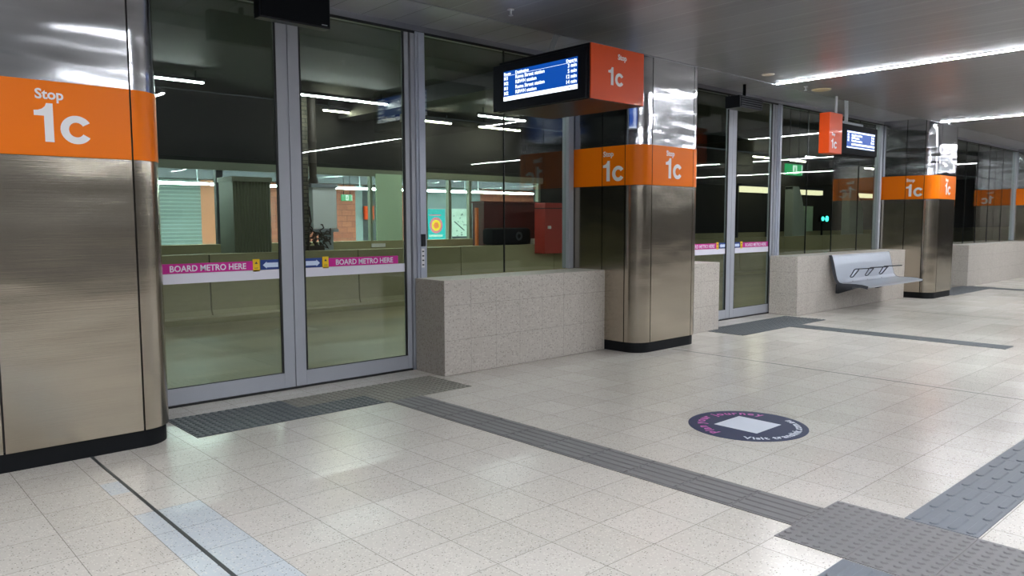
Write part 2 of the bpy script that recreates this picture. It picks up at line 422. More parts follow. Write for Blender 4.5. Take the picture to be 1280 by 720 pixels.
def big_1c(mb, O, U, V, h, t=0.0012):
    """the route marker: a heavy 1 and a heavy round c; O is bottom-left, h the height of the 1"""
    O, U, V = Vector(O), Vector(U), Vector(V); N = U.cross(V)
    one = [(0.23, 0), (0.44, 0), (0.44, 1.0), (0.29, 1.0), (0.26, 0.92), (0.19, 0.85), (0.09, 0.81), (0, 0.80), (0, 0.67), (0.23, 0.67)]
    def add(poly):
        n = len(poly); vs = [O + U * (a * h) + V * (b * h) for a, b in poly]; vs += [p + N * t for p in vs]
        mb.add(vs, [tuple(range(n)), tuple(range(2 * n - 1, n - 1, -1))] + [(i, i + n, (i + 1) % n + n, (i + 1) % n) for i in range(n)])
    add(one)
    cx, cy, a0 = 0.98, 0.355, math.radians(33); K = 26
    ang = [a0 + (2 * PI - 2 * a0) * i / K for i in range(K + 1)]
    outer = [(cx + 0.385 * math.cos(a), cy + 0.375 * math.sin(a)) for a in ang]
    inner = [(cx + 0.185 * math.cos(a), cy + 0.195 * math.sin(a)) for a in ang]
    for i in range(K):
        add([outer[i], outer[i + 1], inner[i + 1], inner[i]])
    return mb

def put_letters(parent, O1, O2, U, h1, h2):
    t = MB(); big_1c(t, O1, U, (0, 0, 1), h1); t.build('stop_number', 'letter', parent)
    t = MB(); put_text(t, 'Stop', h2, O2, U, (0, 0, 1), 0.0018); t.build('stop_word', 'letter', parent)

# ================================================================== STRUCTURE
def slab(name, mat, *b): return struct(MB().box(*b).build(name, mat))
slab('floor', 'floor', -9, 34, -8, 5.86, -0.30, 0.0)
slab('ceiling', 'ceil', -9, 34, -8, 4.76, 2.95, 3.30)
s_ = slab('ceiling', 'soffit', -9, 34, 4.775, 5.86, 3.05, 3.30)
struct(MB().box(-9, 34, 4.755, 4.775, 2.945, 3.06).build('trim_1', 'trimmetal'))
slab('wall_back', 'backwall', -9, 34, -8.2, -8, 0, 3.3)
slab('wall_left', 'backwall', -9.2, -9, -8.2, 20, -0.3, 3.6)
slab('wall_right', 'backwall', 34, 34.2, -8.2, 5.86, 0, 3.3)
# the busway behind the glass
slab('floor', 'road', -9, 60, 5.86, 13.3, -0.40, -0.15)
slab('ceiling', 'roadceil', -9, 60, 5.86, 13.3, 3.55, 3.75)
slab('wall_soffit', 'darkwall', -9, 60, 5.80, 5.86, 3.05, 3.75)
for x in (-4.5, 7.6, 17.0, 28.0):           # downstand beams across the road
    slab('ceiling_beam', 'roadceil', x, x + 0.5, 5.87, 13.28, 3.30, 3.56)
MB_ = MB()
_bx = [-9, -5.4, -3.0, -0.45, 2.0, 4.45, 7.04, 9.33, 11.9, 14.4, 16.9, 19.4, 21.9, 24.4, 26.9, 29.4, 31.9, 36, 40, 48, 60]
for a, b in zip(_bx, _bx[1:]):
    MB_.prism([(11.62, -0.15), (11.70, 0.0), (11.72, 0.85), (11.98, 0.85), (12.0, -0.15)], 0, a + 0.010, b - 0.010)
struct(MB_.build('wall_barrier', 'barrier'))
MB_ = MB(); MB_.box(-9, 60, 11.74, 11.96, -0.15, 0.84); struct(MB_.build('wall_barrier_core', 'darkwall'))
slab('road_kerb', 'barrier', -9, 60, 11.30, 11.62, -0.15, -0.07)
slab('wall_far_ledge', 'barrier', -9, 60, 13.3, 13.6, -0.15, 0.955)
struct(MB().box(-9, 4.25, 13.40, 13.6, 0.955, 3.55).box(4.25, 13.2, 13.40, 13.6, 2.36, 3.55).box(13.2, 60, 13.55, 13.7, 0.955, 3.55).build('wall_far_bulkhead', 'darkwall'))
slab('trim_2', 'farframe', 4.25, 13.2, 13.36, 13.40, 2.24, 2.38)
slab('floor', 'farfloor', -9, 24, 13.6, 18.0, 0.3, 0.62)
slab('ceiling', 'farceil', -9, 24, 13.6, 18.2, 2.62, 2.8)
slab('wall_far_left', 'farwall', 0, 0.1, 13.6, 18, 0.62, 2.62)
slab('wall_far_right', 'farwall', 24, 24.1, 13.6, 18, 0.62, 2.62)
slab('ceiling_duct', 'fardark', 0.1, 24, 16.6, 17.2, 2.26, 2.62)
def farwall(x0, x1, mat, name='wall_far', dz=2.62, y=18.0): slab(name, mat, x0, x1, y, y + 0.15, 0.62, dz)
farwall(0.1, 5.0, 'farwall'); farwall(5.0, 6.69, 'shutter'); farwall(6.69, 7.07, 'orangewall'); farwall(7.07, 8.2, 'beige')
farwall(8.2, 10.76, 'brick'); farwall(10.76, 10.98, 'farwall'); farwall(10.98, 11.6, 'fardark'); farwall(11.6, 12.7, 'brick')
farwall(12.7, 14.75, 'farwall'); farwall(14.75, 15.1, 'farwall'); farwall(15.1, 24, 'brick')

# ---- low terrazzo walls
def lowwall(name, x0, x1, sides=True):
    b = MB()
    b.box(x0, x1, 5.22, 5.645, 0.0, 0.832, 0.006)
    return struct(b.build(name, 'lowwall'))
lowwall('wall_low', 3.97, 6.062)
lowwall('wall_low', 7.14, 8.20)
lowwall('wall_low', 10.16, 13.955)
lowwall('wall_low', 17.20, 21.9)
lowwall('wall_low', 22.98, 33.9)
lowwall('wall_low', -8.9, 0.485)

# ---- head frame, mullions, window panes
struct(MB().box(-9, 34, 5.66, 5.76, 2.995, 3.05).build('trim_3', 'trimmetal'))
slab('trim_4', 'gasket', -9, 34, 5.655, 5.66, 2.978, 3.0)
WN = [0]
def window(x0, x1, joints, mull_right=True, mull_left=False, z0=0.832):
    WN[0] += 1
    e = bpy.data.objects.new('window_%d' % WN[0], None); COL.objects.link(e); e.location = (x0, 5.7, z0); e['kind'] = 'structure'
    xs = [x0] + joints + [x1]
    for a, b in zip(xs, xs[1:]):
        MB().box(a + 0.004, b - 0.004, 5.695, 5.707, z0, 2.996).build('window_pane', 'glass', e)
    for j in joints:
        MB().box(j - 0.004, j + 0.004, 5.692, 5.710, z0, 2.996).build('silicone_joint', 'glassedge', e)
    if mull_right: MB().box(x1, x1 + 0.075, 5.655, 5.755, z0, 2.996, 0.004).build('mullion', 'frame', e)
    if mull_left: MB().box(x0 - 0.075, x0, 5.655, 5.755, z0, 2.996, 0.004).build('mullion', 'frame', e)
    return e
window(4.12, 5.975, [5.09])
window(10.42, 13.86, [11.30, 12.16, 13.10])
window(17.40, 21.80, [18.35, 19.12, 19.92, 20.9])
window(23.1, 33.8, [25, 27, 29, 31], mull_left=True)
window(-8.8, 0.40, [-7, -5, -3, -1])
slab('wall_pier', 'darkwall', 0.62, 1.46, 5.72, 5.86, 0, 3.05)
slab('wall_pier', 'darkwall', 6.18, 7.02, 5.72, 5.86, 0, 3.05)
slab('wall_pier', 'darkwall', 14.08, 14.92, 5.72, 5.86, 0, 3.05)

# ---- sliding glass doors
def leaf(x0, x1, meet, n, labels=None):
    """one leaf of a sliding pair; meet = 'r' if its right stile meets the other leaf"""
    e = bpy.data.objects.new('door_%d' % n, None); COL.objects.link(e); e.location = ((x0 + x1) / 2, 5.7, 0.015); e['kind'] = 'structure'
    y0, y1 = 5.675, 5.725
    sl, sr = (0.045, 0.092) if meet == 'r' else (0.092, 0.045)
    MB().box(x0, x0 + sl, y0, y1, 0.015, 2.992, 0.003).build('door_stile', 'frame', e)
    MB().box(x1 - sr, x1, y0, y1, 0.015, 2.992, 0.003).build('door_stile', 'frame', e)
    MB().box(x0 + sl, x1 - sr, y0, y1, 0.015, 0.135, 0.003).build('bottom_rail', 'frame', e)
    g0, g1 = x0 + sl, x1 - sr
    MB().box(g0, g1, 5.694, 5.706, 0.135, 2.992).build('door_pane', 'glass', e)
    gk = MB()
    gk.box(g0, g0 + 0.016, y0 + 0.004, 5.693, 0.135, 2.99).box(g1 - 0.016, g1, y0 + 0.004, 5.693, 0.135, 2.99).box(g0 + 0.016, g1 - 0.016, y0 + 0.008, 5.693, 0.135, 0.141)
    gk.build('rubber_gasket', 'gasket', e)
    g0 += 0.016; g1 -= 0.016
    # decals on the platform face of the glass
    st = MB().box(g0, g1, 5.690, 5.6935, 0.893, 0.966).build('white_stripe', 'white', e)
    z0, z1 = 0.968, 1.038
    sgn = 1 if meet == 'r' else -1
    e_ = g1 if meet == 'r' else g0            # edge next to the meeting stile
    def span(a, b):
        p, q = e_ - sgn * a, e_ - sgn * b; return min(p, q), max(p, q)
    a, b = span(0.0, 0.150); MB().box(a, b, 5.690, 5.6935, z0, z1 + 0.006).build('arrow_decal', 'navy', e)
    ar = MB(); h = (z0 + z1) / 2; c0, c1 = a + 0.008, b - 0.008
    k = -1 if meet == 'r' else 1               # arrow points away from the meeting stile
    tip, tail = (c0 + 0.01, c1) if k < 0 else (c1 - 0.01, c0)
    for (u0, u1) in ((0, 1),):
        ar.prism([(tip, h), (tip - k * 0.030, h + 0.026), (tip - k * 0.030, h + 0.018), (tail, h + 0.018), (tail, h - 0.018), (tip - k * 0.030, h - 0.018), (tip - k * 0.030, h - 0.026)], 1, 5.6875, 5.6900)
    ar.build('arrow', 'lightblue', e)
    a, b = span(0.158, 0.212); ye = MB().box(a, b, 5.690, 5.6935, z0 - 0.012, z1 + 0.014).build('warning_decal', 'yellow', e)
    wk = MB().prism([((a + b) / 2 - 0.012, h + 0.012), ((a + b) / 2 + 0.012, h + 0.012), ((a + b) / 2, h + 0.030)], 1, 5.688, 5.690)
    wk.box((a + b) / 2 - 0.015, (a + b) / 2 + 0.015, 5.688, 5.690, h - 0.022, h - 0.018); wk.build('warning_mark', 'ink', ye)
    a, b = span(0.212, 0.895); a = max(a, g0 + 0.001); b = min(b, g1 - 0.001)
    mg = MB().box(a, b, 5.690, 5.6935, z0, z1).build('magenta_strip', 'magenta', e)
    tx = MB(); vs, fs = text_mesh('BOARD METRO HERE', 0.062, 0.0012)
    wd = max(v.x for v in vs); tw = 0.565; a2 = (a + b) / 2 - tw / 2 + 0.005
    put_text(tx, 'BOARD METRO HERE', 0.062, (a2, 5.6890, z0 + 0.013), (1, 0, 0), (0, 0, 1), 0.0012, 0.0006, 'LEFT', tw / wd)
    tx.build('lettering', 'white', mg)
    return e
def doorway(xl, xm, xr, n):
    leaf(xl, xm - 0.003, 'r', n); leaf(xm + 0.003, xr, 'l', n + 1)
    # jamb frame beside the leaves
    j = MB().box(xr + 0.012, xr + 0.050, 5.66, 5.76, 0, 2.995, 0.003).box(xl - 0.050, xl - 0.012, 5.66, 5.76, 0, 2.995, 0.003)
    struct(j.build('trim_jamb', 'frame'))
    struct(MB().box(xl, xr, 5.665, 5.735, 0.0, 0.013).build('door_sill', 'gasket'))
doorway(1.69, 2.815, 3.952, 1)
doorway(8.12, 9.170, 10.245, 3)
doorway(15.1, 16.15, 17.13, 5)
for x, w_ in ((4.005, 0.10), (10.305, 0.11), (17.20, 0.12)):
    struct(MB().box(x, x + w_, 5.645, 5.76, 0.0, 2.995, 0.004).box(x + 0.02, x + w_ * 0.6, 5.625, 5.645, 0.015, 2.98, 0.003).build('trim_post', 'post'))
for x in (8.035, 15.02):
    struct(MB().box(x - 0.06, x + 0.03, 5.645, 5.76, 0.0, 2.995, 0.004).build('trim_post', 'post'))

# expansion joint
struct(MB().box(1.106 - 0.008, 1.106 + 0.008, -6, 4.80, -0.002, 0.0018).build('trim_floor_joint', 'groove'))
struct(MB().box(6.594 - 0.004, 6.594 + 0.004, -6, 4.75, -0.002, 0.0012).build('trim_floor_joint', 'groove'))
struct(MB().box(11.9 - 0.004, 11.9 + 0.004, -6, 4.9, -0.002, 0.0012).build('trim_floor_joint', 'groove'))

# ================================================================== COLUMNS
CW = 1.085; CR = 0.19; CY0, CY1 = 4.775, 5.715
def col_path(x0, off, step=10):
    """outline segments of the rounded shaft: lists of (x, y) offset outwards by off"""
    L = x0; Rr = x0 + CW; r = CR
    def arc(cx, cy, t0, t1):
        return [(cx + (r + off) * math.cos(t0 + (t1 - t0) * i / step), cy + (r + off) * math.sin(t0 + (t1 - t0) * i / step)) for i in range(step + 1)]
    segs = [
        ('side_panel', [(L - off, CY1), (L - off, 5.265)]),
        ('side_panel', [(L - off, 5.265), (L - off, CY0 + r)]),
        ('corner_panel', arc(L + r, CY0 + r, PI, 1.5 * PI)),
        ('front_panel', [(L + r, CY0 - off), (Rr - r, CY0 - off)]),
        ('corner_panel', arc(Rr - r, CY0 + r, 1.5 * PI, 2 * PI)),
        ('side_panel', [(Rr + off, CY0 + r), (Rr + off, 5.265)]),
        ('side_panel', [(Rr + off, 5.265), (Rr + off, CY1)]),
    ]
    return segs
def shell(mb, pts_out, pts_in, z0, z1):
    n = len(pts_out)
    vs = []
    for (ox, oy), (ix, iy) in zip(pts_out, pts_in):
        vs += [(ox, oy, z0), (ox, oy, z1), (ix, iy, z1), (ix, iy, z0)]
    fs = [(0, 1, 2, 3), (4 * n - 1, 4 * n - 2, 4 * n - 3, 4 * n - 4)]
    for i in range(n - 1):
        for q in range(4): fs.append((4 * i + q, 4 * i + (q + 1) % 4, 4 * (i + 1) + (q + 1) % 4, 4 * (i + 1) + q))
    mb.add(vs, fs)
def shrink(pts, g):
    """pull both ends of a segment in by g"""
    P = [Vector(p) for p in pts]
    a = (P[1] - P[0]).normalized(); b = (P[-2] - P[-1]).normalized()
    P[0] = P[0] + a * g; P[-1] = P[-1] + b * g
    return [(p.x, p.y) for p in P]
def make_column(x0, label):
    e = empty('clad_column', (x0 + CW / 2, 5.25, 0), label, 'column', 'stainless clad columns along the glass wall')
    core = []
    for nme, pts in col_path(x0, -0.022): core += pts
    MB().prism(core, 2, 0.02, 3.049).build('column_core', 'dark', e)
    sk = []
    for nme, pts in col_path(x0, -0.016): sk += pts
    skb = MB(); skb.prism(sk, 2, 0.0, 0.112); skb.build('base_skirting', 'skirt', e, smooth=True)
    out = col_path(x0, 0.0); inn = col_path(x0, -0.020)
    bo = col_path(x0, 0.0025)
    band = MB()
    for (nme, po), (_, pi_), (_, pb) in zip(out, inn, bo):
        po_, pi2, pb_ = shrink(po, 0.0052), shrink(pi_, 0.0052), shrink(pb, 0.0050)
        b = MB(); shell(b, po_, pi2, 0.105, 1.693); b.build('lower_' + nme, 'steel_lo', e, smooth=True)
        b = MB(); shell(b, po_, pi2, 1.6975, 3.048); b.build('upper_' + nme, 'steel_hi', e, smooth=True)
        shell(band, pb_, shrink(po, 0.0050), 1.696, 2.094)
    bd = band.build('orange_band', 'orange', e, smooth=True)
    yf = CY0 - 0.003
    put_letters(bd, (x0 + 0.412, yf, 1.770), (x0 + 0.420, yf - 0.0008, 1.998), (1, 0, 0), 0.205, 0.074)
    xl = x0 - 0.003
    put_letters(bd, (xl, 5.252, 1.742), (xl - 0.0008, 5.250, 1.992), (0, -1, 0), 0.205, 0.074)
    xl = x0 + CW + 0.003
    put_letters(bd, (xl, 4.99, 1.742), (xl + 0.0008, 5.0, 1.992), (0, 1, 0), 0.205, 0.074)
    return e
c0 = make_column(0.500, 'stainless column with orange Stop 1c band, nearest, left of the first glass doors')
for x0, lb in ((6.060, 'stainless column with orange Stop 1c band between first window and second doors'),
               (13.960, 'stainless column with orange Stop 1c band just behind the grey bench'),
               (21.88, 'farthest stainless column with orange band at the right edge')):
    c = copy_tree(c0); c.location.x = x0 + CW / 2; c['label'] = lb

# ================================================================== TACTILE PAVING
def domes(mb, x0, x1, y0, y1, z, pitch=0.05, r0=0.0175, r1=0.0115, h=0.005, n=8):
    nx = int(round((x1 - x0) / pitch)); ny = int(round((y1 - y0) / pitch))
    px_, py_ = (x1 - x0) / nx, (y1 - y0) / ny
    for i in range(nx):
        for j in range(ny):
            cx, cy = x0 + (i + .5) * px_, y0 + (j + .5) * py_
            vs = [(cx + r0 * math.cos(2 * PI * k / n), cy + r0 * math.sin(2 * PI * k / n), z) for k in range(n)]
            vs += [(cx + r1 * math.cos(2 * PI * k / n), cy + r1 * math.sin(2 * PI * k / n), z + h) for k in range(n)]
            mb.add(vs, [tuple(range(n, 2 * n))] + [(k, (k + 1) % n, n + (k + 1) % n, n + k) for k in range(n)])
def tile_dome(parent, x0, x1, y0, y1, mat):
    b = MB().box(x0 + 0.0012, x1 - 0.0012, y0 + 0.0012, y1 - 0.0012, 0.0, 0.0035); domes(b, x0, x1, y0, y1, 0.0035)
    return b.build('dome_tile', mat, parent)
e = empty('tactile_mat', (1.695, 4.765, 0), 'long tactile dome mat before the nearest glass doors, darker at its left end', 'tactile paving', 'dome mats in front of the glass doors')
xs = [1.695 + i * (3.895 - 1.695) / 8 for i in range(9)]
for i in range(8):
    for j in range(2):
        y0 = 4.765 + j * 0.29
        tile_dome(e, xs[i], xs[i + 1], y0, y0 + 0.29, 'tactile_dark' if (i < 3 or (i < 5 and j == 0)) else 'tactile_mid')
e = empty('tactile_mat', (8.0, 4.74, 0), 'dark grey tactile mat before the second glass doors, behind the round sticker', 'tactile paving', 'dome mats in front of the glass doors')
for i in range(7):
    for j in range(2): tile_dome(e, 7.96 + i * 0.297, 7.96 + (i + 1) * 0.297, 4.735 + j * 0.295, 5.03 + j * 0.295, 'tactile_dark')
e = empty('tactile_mat', (15.2, 4.74, 0), 'farthest dark tactile mat, right of the column behind the bench', 'tactile paving', 'dome mats in front of the glass doors')
for i in range(8):
    for j in range(2): tile_dome(e, 14.95 + i * 0.297, 14.95 + (i + 1) * 0.297, 4.735 + j * 0.295, 5.03 + j * 0.295, 'tactile_dark')

# guide strip of long ribs, from the crossing to the first door mat
def ribbed(parent, x0, x1, y0, y1, mat):
    b = MB().box(x0 + 0.0012, x1 - 0.0012, y0 + 0.0015, y1 - 0.0015, 0.0, 0.003)
    nr = 5; p_ = (x1 - x0) / nr
    for i in range(nr):
        c = x0 + (i + .5) * p_
        b.prism([(c - 0.019, 0.003), (c - 0.013, 0.0072), (c + 0.013, 0.0072), (c + 0.019, 0.003)], 1, y0 + 0.008, y1 - 0.008)
    return b.build('ribbed_tile', mat, parent)
def rib_strip(x0, x1, y0, y1, label, n, mat):
    e = empty('guide_strip', ((x0 + x1) / 2, (y0 + y1) / 2, 0), label, 'tactile paving', 'ribbed guide strips leading to the doors')
    st = (y1 - y0) / n
    for i in range(n): ribbed(e, x0, x1, y0 + i * st, y0 + (i + 1) * st, mat)
rib_strip(3.108, 3.400, 1.585, 4.762, 'ribbed grey guide strip from the nearest doors to the dome tile crossing', 10, 'tactile')
rib_strip(9.06, 9.34, 2.36, 4.733, 'ribbed grey guide strip leading from the second glass doors', 8, 'tactile_dark')
rib_strip(16.9, 17.19, 1.2, 4.733, 'thin looking farthest ribbed guide strip at the right edge', 12, 'tactile_dark')
# crossing of dome tiles
e = empty('tactile_crossing', (3.25, 1.2, 0), 'crossing of domed grey tiles in the bottom right corner', 'tactile paving')
for (a, b, c, d) in ((2.945, 3.245, 1.285, 1.585), (3.245, 3.545, 1.285, 1.585), (2.945, 3.245, 0.985, 1.285), (3.245, 3.545, 0.985, 1.285), (2.945, 3.245, 0.685, 0.985), (3.245, 3.545, 0.685, 0.985)):
    tile_dome(e, a, b, c, d, 'tactile')
def bar_tile(parent, x0, x1, y0, y1):
    b = MB().box(x0 + 0.001, x1 - 0.001, y0, y1, 0.0, 0.003)
    rows = 4; p_ = (y1 - y0) / rows
    for r in range(rows):
        cy = y0 + (r + 0.5) * p_; L = 0.195
        xx = x0 + 0.012
        while xx + L <= x1 + 0.001:
            hw = 0.021; pts = []
            for k in range(5): t = PI / 2 + PI * k / 4; pts.append((xx + hw + hw * math.cos(t), cy + hw * math.sin(t)))
            for k in range(5): t = -PI / 2 + PI * k / 4; pts.append((xx + L - hw + hw * math.cos(t), cy + hw * math.sin(t)))
            n = len(pts); cxm = xx + L / 2
            top = [(cxm + (px_ - cxm) * 0.965, cy + (py_ - cy) * 0.74) for px_, py_ in pts]
            b.add([(u, v, 0.003) for u, v in pts] + [(u, v, 0.0085) for u, v in top], [tuple(range(n, 2 * n))] + [(i, (i + 1) % n, n + (i + 1) % n, n + i) for i in range(n)])
            xx += L + 0.021
    return b.build('bar_tile', 'tactile_blue', parent)
e = empty('guide_strip', (6.0, 1.135, 0), 'blue grey guide strip of raised oblong bars running right from the crossing', 'tactile paving')
x = 3.552
while x < 10.5: bar_tile(e, x, x + 0.648, 0.99, 1.285); x += 0.648
e = empty('guide_strip', (1.6, 1.135, 0), 'blue grey oblong bar guide strip at the bottom edge, left of the crossing', 'tactile paving')
x = 2.938 - 0.648
while x > -1.0: bar_tile(e, x, x + 0.648, 0.99, 1.285); x -= 0.648

# ================================================================== FLOOR STICKER
e = empty('floor_sticker', (4.457, 2.606, 0), 'round navy floor sticker with pink and white curved lettering', 'sticker')
cx, cy = 4.457, 2.606
b = MB(); b.prism([(cx + 0.378 * math.cos(2 * PI * i / 72), cy + 0.378 * math.sin(2 * PI * i / 72)) for i in range(72)], 2, 0.0, 0.0016); b.build('sticker_disc', 'discnavy', e)
b = MB().box(4.318, 4.625, 2.458, 2.768, 0.0016, 0.0020); b.build('white_square', 'discwhite', e)
def arc_text(txt, r, a_mid, inward, size, mat, name, bold=0.0022):
    b = MB(); adv = []
    for ch in txt:
        if ch == ' ': adv.append((None, size * 0.32)); continue
        vs, fs = text_mesh(ch, size, bold, 0.0003)
        x0 = min(v.x for v in vs); x1 = max(v.x for v in vs)
        adv.append(((vs, fs, x0), (x1 - x0) + size * 0.10))
    tot = sum(a for _, a in adv); pos_ = -tot / 2
    for g, a in adv:
        mid = pos_ + a / 2
        th = a_mid + (-mid / r if not inward else mid / r)
        if g:
            vs, fs, x0 = g; wch = a - size * 0.10
            if not inward:      # letters on the upper arc, tops outwards
                U = Vector((math.sin(th), -math.cos(th), 0)); V = Vector((math.cos(th), math.sin(th), 0))
            else:               # letters on the lower arc, tops inwards
                U = Vector((-math.sin(th), math.cos(th), 0)); V = Vector((-math.cos(th), -math.sin(th), 0))
            O = Vector((cx + r * math.cos(th), cy + r * math.sin(th), 0.0019))
            b.add([O + U * (v.x - x0 - wch / 2) + V * v.y + Vector((0, 0, v.z)) for v in vs], fs)
        pos_ += a
    b.build(name, mat, e)
arc_text('Plan your journey', 0.272, math.radians(92), False, 0.094, 'discpink', 'pink_lettering')
arc_text('Visit translink.com.au', 0.335, math.radians(272), True, 0.074, 'discwhite', 'white_lettering')

# ================================================================== CEILING FIXTURES
lights = []
def strip_light(x, y0, y1, label):
    e = empty('strip_light', (x, (y0 + y1) / 2, 2.94), label, 'ceiling light', 'white strip lights across the platform ceiling')
    MB().box(x - 0.024, x + 0.024, y0, y1, 2.941, 2.9495, 0.002).build('light_diffuser', 'lamp', e)
    MB().box(x - 0.034, x - 0.024, y0 - 0.01, y1 + 0.01, 2.9435, 2.9498).box(x + 0.024, x + 0.034, y0 - 0.01, y1 + 0.01, 2.9435, 2.9498).build('light_housing', 'trimmetal', e)
strip_light(8.55, -5.5, 4.72, 'long white strip light in the ceiling above the round floor sticker')
strip_light(13.88, -5.5, 4.72, 'farther white strip light in the ceiling, above the bench end')
strip_light(3.35, -5.5, 1.25, 'white strip light above the near platform')
strip_light(0.45, -5.5, 3.4, 'added fill strip light, out of view over the left platform')  # added out of view to light the left-facing wall ends
strip_light(19.2, -5.5, 4.72, 'third white strip light in the far ceiling')
strip_light(24.6, -5.5, 4.72, 'fourth white strip light in the far ceiling')
def disc(name, x, y, r, h, mat, label, cat, z=2.95):
    b = MB().cyl((x, y, z), (x, y, z - h), r, 28, r * 0.9).cyl((x, y, z - h), (x, y, z - h - 0.004), r * 0.72, 28)
    return tag(b.build(name, mat, smooth=True), label, cat)
disc('ceiling_speaker', 7.94, 4.49, 0.07, 0.008, 'offwhite', 'small white ceiling disc left of the strip light end', 'ceiling fitting')
disc('ceiling_speaker', 9.34, 4.56, 0.115, 0.010, 'cream', 'cream round ceiling speaker right of the strip light end', 'ceiling fitting')
def sprinkler(x, y, label):
    e = empty('sprinkler', (x, y, 2.90), label, 'sprinkler', 'ceiling sprinklers')
    MB().cyl((x, y, 2.95), (x, y, 2.943), 0.026, 16).build('escutcheon', 'conduit', e)
    MB().cyl((x, y, 2.945), (x, y, 2.905), 0.008, 10).cyl((x, y, 2.905), (x, y, 2.901), 0.018, 12).build('nozzle', 'conduit', e)
sprinkler(8.98, 4.58, 'small sprinkler head between strip light end and cream speaker')
sprinkler(4.05, 4.45, 'small sprinkler head at the top of the frame above the departure board')
sprinkler(13.9, 5.0 - 0.4, 'far sprinkler head above the column behind the bench')

# ================================================================== SIGNS
# --- near hanging departure board: long screen faces left along the platform, orange end faces the viewer
e = empty('departure_sign', (4.93, 4.66, 2.31), 'black hanging departure board with blue screen and orange Stop 1c end, nearest', 'departure board')
X0, X1, Y0, Y1, Z0, Z1 = 4.60, 5.27, 4.125, 5.21, 2.30, 2.735
MB().box(X0, X1 - 0.0, Y0 + 0.012, Y1, Z0, Z1, 0.006).build('housing', 'black', e)
MB().box(X0 - 0.022, X0, Y0 + 0.03, Y1 + 0.06, Z0 + 0.008, Z1 - 0.028, 0.004).build('screen_bezel', 'black', e)
XS = X0 - 0.0235
sc = MB().box(XS, X0 - 0.020, 4.243, 5.125, 2.388, 2.640).build('blue_screen', 'screen_blue', e)
MB().box(XS - 0.0006, XS, 4.243, 5.125, 2.388, 2.424).build('white_bar', 'screen_white', sc)
MB().box(XS - 0.0006, XS, 4.246, 5.118, 2.6005, 2.6025).build('header_rule', 'screen_white', sc)
XT = XS - 0.0008
def row(txt, y, z, size, align='LEFT'):
    tx = MB(); put_text(tx, txt, size, (XT, y, z), (0, -1, 0), (0, 0, 1), 0.0008, 0.0002, align, 1.05); tx.build('lettering', 'screen_white', sc)
row('Route', 5.118, 2.6075, 0.034); row('Destination', 4.972, 2.6075, 0.034); row('Departs', 4.250, 2.6075, 0.034, 'RIGHT')
for i, (a, b_, c_) in enumerate((('M1', 'Roma Street station', '3 min'), ('M2', 'RBWH station', '5 min'), ('M1', 'Roma Street station', '12 min'), ('M2', 'RBWH station', '14 min'))):
    z = 2.566 - i * 0.0425
    row(a, 5.118, z, 0.042); row(b_, 4.972, z, 0.042); row(c_, 4.250, z, 0.042, 'RIGHT')
tx = MB(); put_text(tx, '12:40 pm', 0.030, (XT - 0.0004, 4.262, 2.396), (0, -1, 0), (0, 0, 1), 0.0004, 0.0002, 'RIGHT')
tx.build('clock_lettering', 'screen_ink', sc)
XR = X1 + 0.0015
MB().box(X1, X1 + 0.0015 + 0.0, Y0 + 0.03, Y1 - 0.002, Z0 + 0.012, Z1 - 0.02).build('rear_bezel', 'black', e)
sr = MB().box(XR, XR + 0.002, 4.243, 5.125, 2.388, 2.640).build('rear_screen', 'screen_blue', e)
MB().box(XR + 0.002, XR + 0.003, 4.243, 5.125, 2.388, 2.424).build('white_bar', 'screen_white', sr)
tx = MB()
for i, s2 in enumerate(('Roma Street station', 'RBWH station', 'Roma Street station', 'RBWH station')):
    put_text(tx, s2, 0.042, (XR + 0.0028, 4.40, 2.566 - i * 0.0425), (0, 1, 0), (0, 0, 1), 0.0010, 0.0002)
tx.build('rear_lettering', 'screen_white', sr)
op = MB().box(X0 + 0.004, X1, Y0, Y0 + 0.012, Z0 + 0.004, Z1, 0.003).build('orange_panel', 'orange_sign', e)
put_letters(op, (4.812, Y0 - 0.0006, 2.432), (4.93, Y0 - 0.001, 2.644), (1, 0, 0), 0.142, 0.060)
MB().box(5.05, 5.065, 4.9, 4.9 + 0.012, 2.30, 2.305).build('latch', 'trimmetal', e)
for k in range(3):
    x_ = 4.86 + k * 0.028
    pts = [(x_, 4.765 + 0.09 * math.sin(t_ * PI * 0.5) + 0.03 * k * 0.3, 2.96 - 0.235 * t_) for t_ in [i / 8 for i in range(9)]]
    MB().tube(pts, 0.011, 8).build('conduit', 'conduit', e, smooth=True)

# --- far hanging departure board: faces the viewer, orange block at its left
e = empty('departure_sign', (10.4, 4.68, 2.2), 'smaller hanging departure board with orange 1c block, above the bench', 'departure board')
MB().box(10.06, 11.22, 4.66, 4.84, 2.215, 2.62, 0.008).build('housing', 'blacksat', e)
MB().box(10.10, 11.20, 4.625, 4.66, 2.225, 2.61, 0.006).build('screen_bezel', 'blacksat', e)
sc = MB().box(10.235, 11.10, 4.6215, 4.625, 2.30, 2.53).build('blue_screen', 'screen_blue', e)
tx = MB().box(10.236, 11.099, 4.6205, 4.6214, 2.305, 2.318).box(10.236, 11.099, 4.6205, 4.6214, 2.505, 2.524).box(10.37, 11.099, 4.6205, 4.6214, 2.342, 2.366)
for i, s2 in enumerate(('Roma Street station', 'RBWH station', 'Roma Street station')):
    z = 2.463 - i * 0.037
    put_text(tx, s2, 0.040, (10.37, 4.6205, z), (1, 0, 0), (0, 0, 1), 0.0016, 0.0002)
    put_text(tx, ('3', '5', '12')[i] + ' min', 0.040, (11.08, 4.6205, z), (1, 0, 0), (0, 0, 1), 0.0016, 0.0002, 'RIGHT')
    put_text(tx, ('M1', 'M2', 'M1')[i], 0.040, (10.25, 4.6205, z), (1, 0, 0), (0, 0, 1), 0.0016, 0.0002)
tx.build('lettering', 'screen_white', sc)
